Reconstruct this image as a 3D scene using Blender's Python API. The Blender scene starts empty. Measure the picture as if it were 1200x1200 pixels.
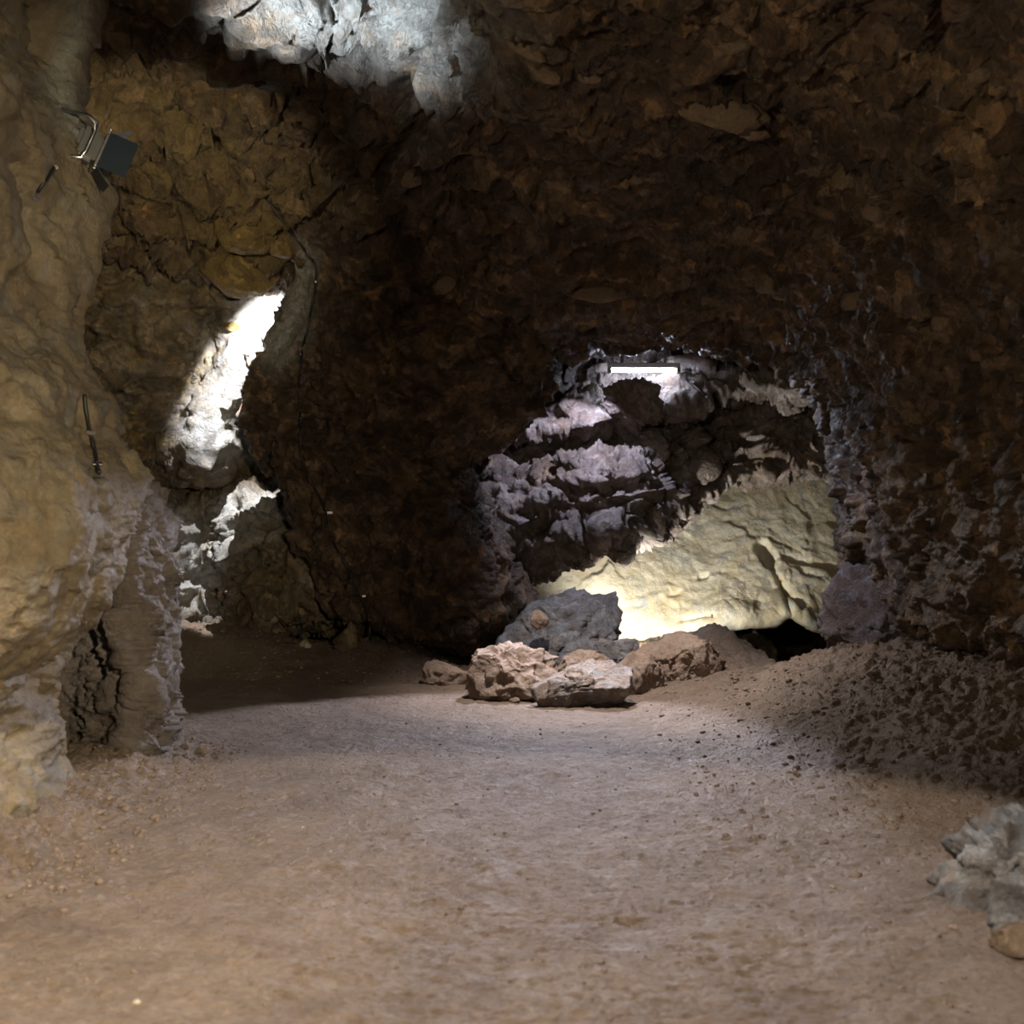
import bpy, math, random
import numpy as np
from mathutils import Vector, Matrix

S = bpy.context.scene
COL = S.collection
F = 1450.0            # focal length in pixels of the 1200 px frame
CH = 1.40             # height of the lens above the cave floor

# ------------------------------------------------------------------ camera
cam = bpy.data.cameras.new('camera')
cam_ob = bpy.data.objects.new('camera', cam)
COL.objects.link(cam_ob)
cam.sensor_width = 36.0
cam.lens = F / 1200.0 * 36.0
cam.clip_start, cam.clip_end = 0.05, 100
cam_ob.location = (0, 0, CH)
cam_ob.rotation_euler = (math.pi / 2, 0, 0)
cam.dof.use_dof = True
cam.dof.focus_distance = 9.6
cam.dof.aperture_fstop = 2.8
S.camera = cam_ob

# ------------------------------------------------------------------ world, view
W = bpy.data.worlds.new('world')
S.world = W
W.use_nodes = True
W.node_tree.nodes['Background'].inputs[0].default_value = (0.9, 0.62, 0.38, 1)
W.node_tree.nodes['Background'].inputs[1].default_value = 0.020
S.view_settings.view_transform = 'Standard'
S.view_settings.look = 'None'
S.view_settings.exposure = 0.14
S.view_settings.gamma = 1.0
S.view_settings.use_curve_mapping = False
S.cycles.max_bounces = 6
S.cycles.diffuse_bounces = 4
S.cycles.sample_clamp_indirect = 4.0


def at(px, py, y):
    """World point at depth y that the lens sees at pixel (px, py)."""
    return ((px - 600) / F * y, y, CH - (py - 600) / F * y)


def lamp(name, kind, loc, target, energy, color, **kw):
    d = bpy.data.lights.new(name, kind)
    d.energy = energy
    d.color = color
    for k, v in kw.items():
        setattr(d, k, v)
    o = bpy.data.objects.new(name, d)
    COL.objects.link(o)
    o.location = loc
    if target is not None:
        o.rotation_euler = (Vector(target) - Vector(loc)).to_track_quat('-Z', 'Y').to_euler()
    return o


R = math.radians
# spots in the cave: inferred lamps, and added fills with no fixture
lamp('floor_spot', 'SPOT', (-0.5, 1.8, 3.55), (-0.45, 2.8, 0), 1250, (1.0, 0.87, 0.70), spot_size=R(84), spot_blend=0.08, shadow_soft_size=0.03)
lamp('left_wall_spot', 'SPOT', (0.9, 0.6, 1.9), (-2.4, 5.0, 1.2), 1150, (1.0, 0.84, 0.56), spot_size=R(60), spot_blend=0.7, shadow_soft_size=0.15)
lamp('roof_spot', 'SPOT', at(690, 425, 11.05), (-0.42, 7.4, 0), 780, (0.90, 0.87, 1.0), spot_size=R(54), spot_blend=0.3, shadow_soft_size=0.0)  # added beside the tube to strengthen its light on floor and buttress
lamp('stone_spot', 'SPOT', (0.25, 8.75, 3.35), (0.8, 9.4, 0), 780, (1.0, 0.89, 0.81), spot_size=R(72), spot_blend=1.0, shadow_soft_size=0.03)
lamp('mound_spot', 'SPOT', (0.9, 10.6, 2.3), (2.2, 7.2, 0.2), 170, (1.0, 0.86, 0.76), spot_size=R(52), spot_blend=0.9, shadow_soft_size=0.05)  # added fill to bring out the mound, no fixture
lamp('ledge_spot', 'SPOT', at(690, 440, 11.22), at(672, 590, 11.8), 100, (0.76, 0.78, 1.0), spot_size=R(95), spot_blend=0.35, shadow_soft_size=0.0)  # added spot, stands in for tube light on the ledges
lamp('slab_lamp', 'SPOT', at(735, 756, 11.55), at(835, 640, 13.3), 280, (1.0, 0.95, 0.82), spot_size=R(116), spot_blend=0.6, shadow_soft_size=0.12)
lamp('roof_patch_lamp', 'SPOT', (-1.85, 6.95, 3.35), at(465, -75, 7.3), 400, (0.80, 0.91, 1.0), spot_size=R(72), spot_blend=1.0, shadow_soft_size=0.08)
lamp('alcove_lamp', 'SPOT', (-1.9, 6.6, 3.1), at(205, 235, 11.0), 230, (1.0, 0.86, 0.56), spot_size=R(60), spot_blend=1.0, shadow_soft_size=0.05)
lamp('entrance_lamp', 'SPOT', (-1.2, 1.0, 2.2), (2.2, 6.6, 3.1), 300, (1.0, 0.83, 0.56), spot_size=R(80), spot_blend=1.0, shadow_soft_size=0.03)  # added fill that lifts the dark vault, not a real lamp
lamp('right_stone_spot', 'SPOT', (1.75, 6.3, 3.0), (1.75, 4.5, 0.3), 90, (0.80, 0.86, 1.0), spot_size=R(34), spot_blend=0.8, shadow_soft_size=0.03)  # added cool back light for the right foreground stones
lamp('boulder_spot', 'SPOT', (1.0, 9.0, 3.2), (2.8, 10.0, 0.7), 220, (0.82, 0.84, 1.0), spot_size=R(42), spot_blend=0.8, shadow_soft_size=0.0)  # added cool fill on the big right boulder, no fixture
lamp('edge_lamp', 'SPOT', (1.7, 11.25, 2.55), (3.0, 10.8, 1.75), 80, (0.66, 0.76, 1.0), spot_size=R(90), spot_blend=0.8, shadow_soft_size=0.0)  # added blue fill grazing the right wall's inner edge
lamp('crevice_lamp', 'SPOT', at(296, 345, 11.2), at(300, 628, 11.75), 800, (1.0, 0.97, 0.93), spot_size=R(36), spot_blend=0.3, shadow_soft_size=0.0)
# added open-air spot, no fixture, scaled to a long narrow beam along the pale rib of the alcove
sl = lamp('crevice_slot_lamp', 'SPOT', at(308, 362, 10.72), None, 480, (0.97, 0.98, 1.0), spot_size=R(88), spot_blend=0.35, shadow_soft_size=0.0)
_z = (Vector(at(308, 362, 10.72)) - Vector(at(289, 424, 11.67))).normalized()
_y = Vector(at(325, 350, 11.65)) - Vector(at(248, 510, 11.65))
_y = (_y - _y.dot(_z) * _z).normalized()
_m = Matrix((_y.cross(_z), _y, _z)).transposed().to_4x4()
sl.rotation_euler = _m.to_euler()
sl.scale = (0.36, 1.0, 1.0)

# ------------------------------------------------------------------ noise
_rs = np.random.RandomState(7)
PERM = np.concatenate([_rs.permutation(256)] * 3).astype(np.int32)
_g = _rs.normal(size=(256, 3))
GRAD = (_g / np.linalg.norm(_g, axis=1, keepdims=True)).astype(np.float32)


def perlin(p):
    p = np.asarray(p, dtype=np.float32)
    i = np.floor(p).astype(np.int32)
    f = p - i
    i &= 255
    u = f * f * f * (f * (f * 6 - 15) + 10)
    out = 0
    for dx in (0, 1):
        wx = u[:, 0] if dx else 1 - u[:, 0]
        a = PERM[(i[:, 0] + dx) & 255]
        for dy in (0, 1):
            wy = u[:, 1] if dy else 1 - u[:, 1]
            b = PERM[(a + i[:, 1] + dy) & 255]
            for dz in (0, 1):
                wz = u[:, 2] if dz else 1 - u[:, 2]
                g = GRAD[PERM[(b + i[:, 2] + dz) & 255]]
                d = g[:, 0] * (f[:, 0] - dx) + g[:, 1] * (f[:, 1] - dy) + g[:, 2] * (f[:, 2] - dz)
                out = out + wx * wy * wz * d
    return out * 1.5


def fbm(p, octs=4, rough=0.5, lac=2.03):
    a, s, o = 1.0, 0.0, 0.0
    q = np.asarray(p, dtype=np.float32)
    for k in range(octs):
        o = o + a * perlin(q + 17.3 * k)
        s += a
        a *= rough
        q = q * lac
    return o / s


def ridged(p, octs=3, rough=0.5):
    a, s, o = 1.0, 0.0, 0.0
    q = np.asarray(p, dtype=np.float32)
    for k in range(octs):
        o = o + a * (1 - 2.2 * np.abs(perlin(q + 9.1 * k)))
        s += a
        a *= rough
        q = q * 2.1
    return o / s


RND3 = _rs.rand(256, 3).astype(np.float32)


def worley(p):
    """Distance to the nearest (F1) and second nearest (F2) cell point."""
    p = np.asarray(p, dtype=np.float32)
    i = np.floor(p).astype(np.int32)
    f = p - i
    d1 = np.full(len(p), 9.0, np.float32)
    d2 = np.full(len(p), 9.0, np.float32)
    for dx in (-1, 0, 1):
        a = PERM[(i[:, 0] + dx) & 255]
        for dy in (-1, 0, 1):
            b = PERM[(a + ((i[:, 1] + dy) & 255))]
            for dz in (-1, 0, 1):
                h = PERM[(b + ((i[:, 2] + dz) & 255))]
                r = RND3[h]
                d = np.sqrt((r[:, 0] + dx - f[:, 0]) ** 2 + (r[:, 1] + dy - f[:, 1]) ** 2 + (r[:, 2] + dz - f[:, 2]) ** 2)
                d2 = np.minimum(d2, np.maximum(d, d1))
                d1 = np.minimum(d1, d)
    return d1, d2


def facet(p):
    """Broken, flat-faced relief: every cell is a tilted plane of its own."""
    p = np.asarray(p, dtype=np.float32)
    i = np.floor(p).astype(np.int32)
    f = p - i
    d1 = np.full(len(p), 9.0, np.float32)
    val = np.zeros(len(p), np.float32)
    for dx in (-1, 0, 1):
        a = PERM[(i[:, 0] + dx) & 255]
        for dy in (-1, 0, 1):
            b = PERM[(a + ((i[:, 1] + dy) & 255))]
            for dz in (-1, 0, 1):
                h = PERM[(b + ((i[:, 2] + dz) & 255))]
                r = RND3[h]
                ox, oy, oz = f[:, 0] - r[:, 0] - dx, f[:, 1] - r[:, 1] - dy, f[:, 2] - r[:, 2] - dz
                d = ox * ox + oy * oy + oz * oz
                g = GRAD[h]
                v = ox * g[:, 0] + oy * g[:, 1] + oz * g[:, 2] + 0.35 * g[:, 0]
                near = d < d1
                val = np.where(near, v, val)
                d1 = np.where(near, d, d1)
    return val


def sstep(a, b, x):
    t = np.clip((x - a) / (b - a), 0, 1)
    return t * t * (3 - 2 * t)


# ------------------------------------------------------------------ materials
def ramp(nt, src, stops):
    n = nt.nodes.new('ShaderNodeValToRGB')
    e = n.color_ramp.elements
    while len(e) < len(stops):
        e.new(0.5)
    for el, (pos, c) in zip(e, stops):
        el.position = pos
        el.color = (c, c, c, 1) if isinstance(c, (int, float)) else (c[0], c[1], c[2], 1)
    nt.links.new(src, n.inputs[0])
    return n.outputs[0]


def noise(nt, vec, scale, detail=8, rough=0.6, dist=0.0, typ='FBM'):
    n = nt.nodes.new('ShaderNodeTexNoise')
    n.noise_type = typ
    n.inputs['Scale'].default_value = scale
    n.inputs['Detail'].default_value = detail
    n.inputs['Roughness'].default_value = rough
    n.inputs['Distortion'].default_value = dist
    nt.links.new(vec, n.inputs['Vector'])
    return n.outputs['Fac']


def mix(nt, fac, a, b, mode='MIX'):
    n = nt.nodes.new('ShaderNodeMix')
    n.data_type = 'RGBA'
    n.blend_type = mode
    if isinstance(fac, (int, float)):
        n.inputs[0].default_value = fac
    else:
        nt.links.new(fac, n.inputs[0])
    for sock, v in ((n.inputs[6], a), (n.inputs[7], b)):
        if isinstance(v, tuple):
            sock.default_value = (*v, 1)
        else:
            nt.links.new(v, sock)
    return n.outputs[2]


def rock_mat(name, dark, mid, light, ochre, grey, scale=1.0, k_ochre=0.5, k_grey=0.5, rough=0.62, bump=0.6, bdist=0.02, spec=0.5, fine=1.0, calcite_and_light=None, clast=0.0, golden=None):
    m = bpy.data.materials.new(name)
    m.use_nodes = True
    nt = m.node_tree
    bs = nt.nodes['Principled BSDF']
    tc = nt.nodes.new('ShaderNodeTexCoord')
    v = tc.outputs['Object']
    n1 = noise(nt, v, 1.3 * scale, 10, 0.62, 0.9)
    c = ramp(nt, n1, [(0.30, dark), (0.50, mid), (0.72, light)])
    n2 = noise(nt, v, 2.6 * scale, 9, 0.65, 1.4)
    c = mix(nt, ramp(nt, n2, [(0.50, 0.0), (0.66, k_ochre)]), c, ochre)
    n3 = noise(nt, v, 3.9 * scale, 11, 0.7, 0.6)
    c = mix(nt, ramp(nt, n3, [(0.52, 0.0), (0.64, k_grey)]), c, grey)
    if clast:
        wv = nt.nodes.new('ShaderNodeTexNoise')
        wv.inputs['Scale'].default_value = 5.0
        wv.inputs['Detail'].default_value = 5
        nt.links.new(v, wv.inputs['Vector'])
        vm = nt.nodes.new('ShaderNodeVectorMath')
        vm.operation = 'MULTIPLY_ADD'
        nt.links.new(wv.outputs['Color'], vm.inputs[0])
        vm.inputs[1].default_value = (0.28, 0.28, 0.28)
        nt.links.new(v, vm.inputs[2])
        for sc_ in (6.0, 15.0):
            vo = nt.nodes.new('ShaderNodeTexVoronoi')
            vo.inputs['Scale'].default_value = sc_
            nt.links.new(vm.outputs[0], vo.inputs['Vector'])
            sp = nt.nodes.new('ShaderNodeSeparateColor')
            nt.links.new(vo.outputs['Color'], sp.inputs[0])
            c = mix(nt, 1.0, c, ramp(nt, sp.outputs[0], [(0.0, 1 - 0.6 * clast), (0.6, 1.0), (0.95, 1 + 0.9 * clast)]), 'MULTIPLY')
    if golden:
        ag = nt.nodes.new('ShaderNodeAttribute')
        ag.attribute_name = 'golden'
        mg = nt.nodes.new('ShaderNodeMath')
        mg.operation = 'MULTIPLY'
        nt.links.new(ag.outputs['Fac'], mg.inputs[0])
        nt.links.new(ramp(nt, noise(nt, v, 3.2, 9, 0.68, 1.2), [(0.40, 0.10), (0.58, 0.9)]), mg.inputs[1])
        c = mix(nt, mg.outputs[0], c, golden)
    if calcite_and_light:
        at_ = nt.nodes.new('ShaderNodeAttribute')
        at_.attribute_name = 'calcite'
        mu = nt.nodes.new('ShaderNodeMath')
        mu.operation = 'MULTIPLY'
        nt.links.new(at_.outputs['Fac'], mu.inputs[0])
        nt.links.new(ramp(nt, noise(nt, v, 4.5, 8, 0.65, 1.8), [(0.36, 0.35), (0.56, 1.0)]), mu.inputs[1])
        c = mix(nt, mu.outputs[0], c, calcite_and_light)
    n4 = noise(nt, v, 26 * scale, 8, 0.75, 0.5)
    c = mix(nt, 1.0, c, ramp(nt, n4, [(0.30, 1 - 0.45 * fine), (0.70, 1 + 0.0)]), 'MULTIPLY')
    nt.links.new(c, bs.inputs['Base Color'])
    nt.links.new(ramp(nt, n3, [(0.3, rough + 0.15), (0.7, rough - 0.18)]), bs.inputs['Roughness'])
    bs.inputs['Specular IOR Level'].default_value = spec
    b1 = noise(nt, v, 14 * scale, 12, 0.68, 0.8)
    b2 = noise(nt, v, 46 * scale, 6, 0.7, 0.0)
    ad = nt.nodes.new('ShaderNodeMath')
    ad.operation = 'MULTIPLY_ADD'
    nt.links.new(b2, ad.inputs[0])
    ad.inputs[1].default_value = 0.35
    nt.links.new(b1, ad.inputs[2])
    bp = nt.nodes.new('ShaderNodeBump')
    bp.inputs['Strength'].default_value = bump
    bp.inputs['Distance'].default_value = bdist
    nt.links.new(ad.outputs[0], bp.inputs['Height'])
    nt.links.new(bp.outputs[0], bs.inputs['Normal'])
    return m


def plain_mat(name, color, rough=0.5, metal=0.0, emit=None, strength=0.0):
    m = bpy.data.materials.new(name)
    m.use_nodes = True
    nt = m.node_tree
    bs = nt.nodes['Principled BSDF']
    tc = nt.nodes.new('ShaderNodeTexCoord')
    n = noise(nt, tc.outputs['Object'], 30, 4, 0.6)
    a = tuple(x * 0.85 for x in color)
    nt.links.new(ramp(nt, n, [(0.35, a), (0.65, color)]), bs.inputs['Base Color'])
    bs.inputs['Roughness'].default_value = rough
    bs.inputs['Metallic'].default_value = metal
    if emit:
        bs.inputs['Emission Color'].default_value = (*emit, 1)
        bs.inputs['Emission Strength'].default_value = strength
    return m


M_vault = rock_mat('vault_rock', (0.048, 0.029, 0.020), (0.115, 0.072, 0.046), (0.25, 0.175, 0.110), (0.28, 0.165, 0.070), (0.15, 0.13, 0.115), k_ochre=0.7, k_grey=0.55, rough=0.52, bump=0.9, bdist=0.08, calcite_and_light=(0.42, 0.42, 0.40), clast=0.7, golden=(0.24, 0.172, 0.075))
M_left = rock_mat('left_wall_rock', (0.12, 0.090, 0.060), (0.21, 0.165, 0.105), (0.30, 0.245, 0.165), (0.27, 0.19, 0.10), (0.17, 0.175, 0.18), k_ochre=0.6, k_grey=0.6, rough=0.6, bump=0.7, bdist=0.035, calcite_and_light=(0.46, 0.46, 0.40))
M_butt = rock_mat('buttress_rock', (0.10, 0.078, 0.066), (0.18, 0.150, 0.135), (0.30, 0.26, 0.255), (0.20, 0.135, 0.09), (0.24, 0.23, 0.25), k_ochre=0.4, k_grey=0.6, bump=0.8, bdist=0.045)
M_alcove = rock_mat('alcove_rock', (0.09, 0.062, 0.038), (0.18, 0.135, 0.085), (0.30, 0.245, 0.175), (0.33, 0.22, 0.075), (0.30, 0.30, 0.31), k_ochre=0.75, k_grey=0.55, rough=0.55, bump=0.9, bdist=0.07, calcite_and_light=(0.46, 0.47, 0.48), clast=0.5, golden=(0.26, 0.19, 0.085))
M_ledge = rock_mat('ledge_rock', (0.12, 0.080, 0.062), (0.25, 0.205, 0.190), (0.38, 0.345, 0.345), (0.20, 0.125, 0.070), (0.33, 0.32, 0.34), k_ochre=0.6, k_grey=0.5, rough=0.6, bump=0.9, bdist=0.06, clast=0.35)
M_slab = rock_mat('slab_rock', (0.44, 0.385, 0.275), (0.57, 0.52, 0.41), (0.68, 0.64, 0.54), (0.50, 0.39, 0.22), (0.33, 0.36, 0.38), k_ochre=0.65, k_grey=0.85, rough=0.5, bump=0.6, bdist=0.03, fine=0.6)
M_blue = rock_mat('grey_boulder_rock', (0.14, 0.115, 0.105), (0.225, 0.225, 0.24), (0.35, 0.365, 0.40), (0.23, 0.165, 0.13), (0.28, 0.31, 0.37), scale=2.2, k_ochre=0.5, k_grey=0.7, bump=0.9, bdist=0.05, clast=0.3)
M_brown = rock_mat('brown_stone', (0.23, 0.158, 0.118), (0.36, 0.265, 0.210), (0.48, 0.385, 0.325), (0.33, 0.215, 0.14), (0.37, 0.325, 0.30), scale=2.2, k_ochre=0.5, k_grey=0.45, rough=0.75, bump=0.8, bdist=0.035)
M_mixed = rock_mat('grey_topped_stone', (0.20, 0.140, 0.105), (0.32, 0.26, 0.225), (0.43, 0.39, 0.37), (0.29, 0.19, 0.12), (0.30, 0.325, 0.375), scale=2.6, k_ochre=0.5, k_grey=0.8, rough=0.7, bump=0.9, bdist=0.04, clast=0.3)
M_dark = rock_mat('right_boulder_rock', (0.09, 0.058, 0.048), (0.17, 0.125, 0.110), (0.27, 0.22, 0.21), (0.15, 0.085, 0.055), (0.25, 0.25, 0.28), scale=1.8, k_ochre=0.6, k_grey=0.7, bump=0.95, bdist=0.06)
M_stone = rock_mat('embedded_stone_rock', (0.11, 0.075, 0.048), (0.17, 0.118, 0.075), (0.24, 0.17, 0.11), (0.24, 0.15, 0.07), (0.20, 0.165, 0.13), scale=2.0, k_ochre=0.4, k_grey=0.5, rough=0.6, bump=0.6, bdist=0.03)
M_ochre = rock_mat('ochre_knob_rock', (0.17, 0.110, 0.035), (0.28, 0.185, 0.060), (0.38, 0.27, 0.11), (0.34, 0.22, 0.07), (0.22, 0.19, 0.15), scale=2.0, k_ochre=0.5, k_grey=0.5, bump=0.9, bdist=0.05, clast=0.4)
M_floor = rock_mat('earth_floor', (0.20, 0.142, 0.104), (0.28, 0.205, 0.155), (0.355, 0.268, 0.212), (0.28, 0.19, 0.12), (0.31, 0.265, 0.24), scale=1.7, k_ochre=0.3, k_grey=0.35, rough=0.56, bump=1.0, bdist=0.045, fine=1.1)
M_fore = rock_mat('foreground_grey_rock', (0.11, 0.085, 0.072), (0.20, 0.195, 0.20), (0.31, 0.315, 0.335), (0.15, 0.085, 0.05), (0.26, 0.28, 0.32), scale=2.6, k_ochre=0.6, k_grey=0.8, rough=0.65, bump=0.95, bdist=0.03, clast=0.5)
M_crumb = rock_mat('loose_earth', (0.09, 0.064, 0.047), (0.14, 0.100, 0.075), (0.19, 0.14, 0.11), (0.13, 0.09, 0.06), (0.17, 0.14, 0.12), scale=3, bump=0.0, rough=0.8, fine=0.3)
M_pale = rock_mat('pale_stone', (0.30, 0.26, 0.20), (0.38, 0.34, 0.27), (0.46, 0.42, 0.35), (0.36, 0.29, 0.2), (0.38, 0.37, 0.34), scale=2, bump=0.4, bdist=0.01)
M_metal = plain_mat('bare_aluminium', (0.62, 0.66, 0.72), 0.28, 1.0)
M_dkblue = plain_mat('dark_painted_metal', (0.020, 0.032, 0.050), 0.42, 0.0)
M_greyp = plain_mat('grey_painted_metal', (0.17, 0.175, 0.17), 0.35, 0.5)
M_glass = plain_mat('smoked_front_glass', (0.03, 0.03, 0.035), 0.12, 0.0)
M_cable = plain_mat('black_cable_rubber', (0.012, 0.012, 0.014), 0.5)
M_clip = plain_mat('bright_clip_metal', (0.8, 0.82, 0.86), 0.25, 1.0)
M_tube = plain_mat('fluorescent_tube', (0.9, 0.9, 0.9), 0.4, 0.0, (0.76, 0.82, 1.0), 110.0)
M_batten = plain_mat('batten_enamel', (0.30, 0.32, 0.35), 0.4)

# ------------------------------------------------------------------ mesh tools
def mesh_grid(name, P, mat, parent=None):
    """P: (m, n, 3) points -> one smooth quad mesh object."""
    m, n, _ = P.shape
    idx = np.arange(m * n, dtype=np.int32).reshape(m, n)
    q = np.stack([idx[:-1, :-1], idx[:-1, 1:], idx[1:, 1:], idx[1:, :-1]], axis=-1).reshape(-1, 4)
    return mesh_np(name, P.reshape(-1, 3), q, mat, parent)


def mesh_np(name, V, Fc, mat, parent=None, smooth=True, loc=None):
    me = bpy.data.meshes.new(name)
    V = np.ascontiguousarray(V, np.float32)
    k = Fc.shape[1]
    nf = len(Fc)
    me.vertices.add(len(V))
    me.vertices.foreach_set('co', V.ravel())
    me.loops.add(nf * k)
    me.loops.foreach_set('vertex_index', np.ascontiguousarray(Fc, np.int32).ravel())
    me.polygons.add(nf)
    me.polygons.foreach_set('loop_start', np.arange(0, nf * k, k, dtype=np.int32))
    me.polygons.foreach_set('use_smooth', np.full(nf, smooth, bool))
    me.update(calc_edges=True)
    me.materials.append(mat)
    o = bpy.data.objects.new(name, me)
    COL.objects.link(o)
    if loc is not None:
        o.location = loc
    if parent is not None:
        o.parent = parent
    return o


def cr_weights(n_ctrl, t):
    """Catmull-Rom weights, t in [0, n_ctrl-1]."""
    Wm = np.zeros((len(t), n_ctrl))
    i = np.clip(np.floor(t).astype(int), 0, n_ctrl - 2)
    f = t - i
    w = [-0.5 * f + f ** 2 - 0.5 * f ** 3, 1 - 2.5 * f ** 2 + 1.5 * f ** 3, 0.5 * f + 2 * f ** 2 - 1.5 * f ** 3, -0.5 * f ** 2 + 0.5 * f ** 3]
    r = np.arange(len(t))
    for k in range(4):
        np.add.at(Wm, (r, np.clip(i - 1 + k, 0, n_ctrl - 1)), w[k])
    return Wm


CAMP = np.array([0, 0, CH])


def loft(ctrl, nu, nv):
    """Smooth surface through a net of points, finer where it is nearer."""
    C = np.asarray(ctrl, float)
    a, b, _ = C.shape

    def surf(tu, tv):
        return np.einsum('ia,abc,jb->ijc', cr_weights(a, tu), C, cr_weights(b, tv))
    tu, tv = np.linspace(0, a - 1, 241), np.linspace(0, b - 1, 241)
    P = surf(tu, tv)
    D = np.clip(np.linalg.norm(P - CAMP, axis=2), 2.5, None)
    vis = (P[..., 1] > 0.5).astype(float) * 0.92 + 0.08
    lu = (np.linalg.norm(np.diff(P, axis=0), axis=2) / D[1:] * vis[1:]).mean(1) + 1e-5
    lv = (np.linalg.norm(np.diff(P, axis=1), axis=2) / D[:, 1:] * vis[:, 1:]).mean(0) + 1e-5
    cu, cv = np.concatenate([[0], np.cumsum(lu)]), np.concatenate([[0], np.cumsum(lv)])
    tu2 = np.interp(np.linspace(0, cu[-1], nu), cu, tu)
    tv2 = np.interp(np.linspace(0, cv[-1], nv), cv, tv)
    return surf(tu2, tv2)


def normals(P):
    du = np.gradient(P, axis=0)
    dv = np.gradient(P, axis=1)
    n = np.cross(du, dv)
    n /= np.linalg.norm(n, axis=2, keepdims=True) + 1e-9
    s = np.sign(((CAMP - P) * n).sum(2).mean())
    return n * (s if s else 1)


def proj(P):
    y = np.clip(P[..., 1], 0.3, None)
    return 600 + P[..., 0] / y * F, 600 - (P[..., 2] - CH) / y * F


def polydist(x, y, pts):
    d = np.full(x.shape, 1e9)
    for (x0, y0), (x1, y1) in zip(pts[:-1], pts[1:]):
        vx, vy = x1 - x0, y1 - y0
        t = np.clip(((x - x0) * vx + (y - y0) * vy) / (vx * vx + vy * vy + 1e-9), 0, 1)
        d = np.minimum(d, np.hypot(x - x0 - t * vx, y - y0 - t * vy))
    return d


def tint(ob, P, pts, r, kind='calcite'):
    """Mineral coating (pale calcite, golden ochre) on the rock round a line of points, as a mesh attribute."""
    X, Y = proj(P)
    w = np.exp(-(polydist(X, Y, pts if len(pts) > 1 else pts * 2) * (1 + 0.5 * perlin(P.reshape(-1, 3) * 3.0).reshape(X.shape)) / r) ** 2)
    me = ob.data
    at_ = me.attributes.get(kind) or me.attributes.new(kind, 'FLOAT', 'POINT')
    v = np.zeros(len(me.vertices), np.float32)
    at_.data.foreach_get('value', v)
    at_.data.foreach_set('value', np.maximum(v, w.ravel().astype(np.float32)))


def sculpt(P, feats):
    """Swellings (+) and hollows (-): ([points], radius, metres[, sharpness])."""
    if not feats:
        return 0
    X, Y = proj(P)
    d = np.zeros(P.shape[:2])
    wob = perlin(P.reshape(-1, 3) * 4.0).reshape(X.shape)
    for f in feats:
        pts, r, a = f[:3]
        k = f[3] if len(f) > 3 else 2.0
        dist = polydist(X, Y, pts) if len(pts) > 1 else np.hypot(X - pts[0][0], Y - pts[0][1])
        dist = dist * (1 + 0.35 * wob)
        d += a * np.exp(-(dist / r) ** k)
    return d


def rocky(P, feats=None, big=0.12, mid=0.07, pit=0.05, small=0.02, ledge=0.0, period=0.35, freq=1.0, smooth_flow=0.0, seed=0.0, tilt=0.0, lmask=None, sharp=1.0, fct=0.07, calm=None):
    """Displace a net along its normals into weathered cave rock."""
    P = P.copy()
    m, n, _ = P.shape
    N = normals(P)
    d = sculpt(P, feats)
    P = P + N * np.asarray(d)[..., None] if feats else P
    N = normals(P) if feats else N
    p = P.reshape(-1, 3).astype(np.float32) + seed
    w = np.stack([fbm(p * 1.1 + 31.7, 2), fbm(p * 1.1 + 57.1, 2), fbm(p * 1.1 + 83.9, 2)], 1)
    q = p + 0.35 * w
    d = big * fbm(q * 0.8 * freq, 3)
    r = ridged(q * 1.9 * freq, 3)
    am = 1.0 if lmask is None else 0.75 + 1.0 * lmask(p)
    mid, pit, fct = mid * am, pit * am, fct * am
    d = d + mid * r
    f1, f2 = worley((q + 0.12 * w) * 3.1 * freq)
    d = d - pit * np.clip(1 - f1 * 1.5, 0, 1) ** 1.2 * sstep(-0.2, 0.35, fbm(p * 1.3 + 5, 2))
    g1, g2 = worley(q * np.array([5.2, 5.2, 6.5], np.float32) * freq)
    d = d + pit * 0.55 * np.clip(g2 - g1, 0, 0.5)
    if ledge:
        z = q[:, 2] + tilt * q[:, 0] + 0.16 * w[:, 0]
        s = z / period
        fr = s - np.floor(s)
        saw = np.where(fr > 0.18, (1 - (fr - 0.18) / 0.82), fr / 0.18) ** 0.8
        if lmask is not None:
            saw = 0.5 + (saw - 0.5) * lmask(p)
        d = d + ledge * (saw - 0.5) * (0.55 + 0.9 * sstep(-0.3, 0.4, fbm(p * 0.9 + 44, 2)))
    s1 = fbm(q * np.array([6.5, 6.5, 8.5], np.float32) * freq + 3.3 * 0, 4, 0.6)
    d = d + small * 2.0 * s1 + small * 1.1 * sharp * (ridged(q * 9.0 * freq, 3, 0.6) - 0.3) + small * 0.6 * ridged(p * 24.0 * freq, 2)
    if np.any(fct):
        qf = q + 0.10 * np.stack([perlin(p * 5 + 3), perlin(p * 5 + 13), perlin(p * 5 + 23)], 1)
        d = d + fct * (facet(qf * np.array([2.4, 2.4, 3.2], np.float32) * freq) + 0.42 * facet(qf * np.array([5.6, 5.6, 7.2], np.float32) * freq + 7) + 0.2 * facet(qf * 13.0 * freq + 3))
    if smooth_flow:
        d = d + smooth_flow * np.abs(perlin(q * np.array([4.0, 4.0, 2.2], np.float32)))
    d = d.reshape(m, n)
    if calm:
        X, Y = proj(P)
        for pts, r, k in calm:
            d = d * (1 - k * np.exp(-(polydist(X, Y, pts) / r) ** 2))
    return P + N * d[..., None]


def structure(o):
    o['kind'] = 'structure'
    return o


def tag(o, label, cat, group=None):
    o['label'] = label
    o['category'] = cat
    if group:
        o['group'] = group
    return o


def net(rows):
    return [[at(*p) for p in r] for r in rows]


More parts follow.
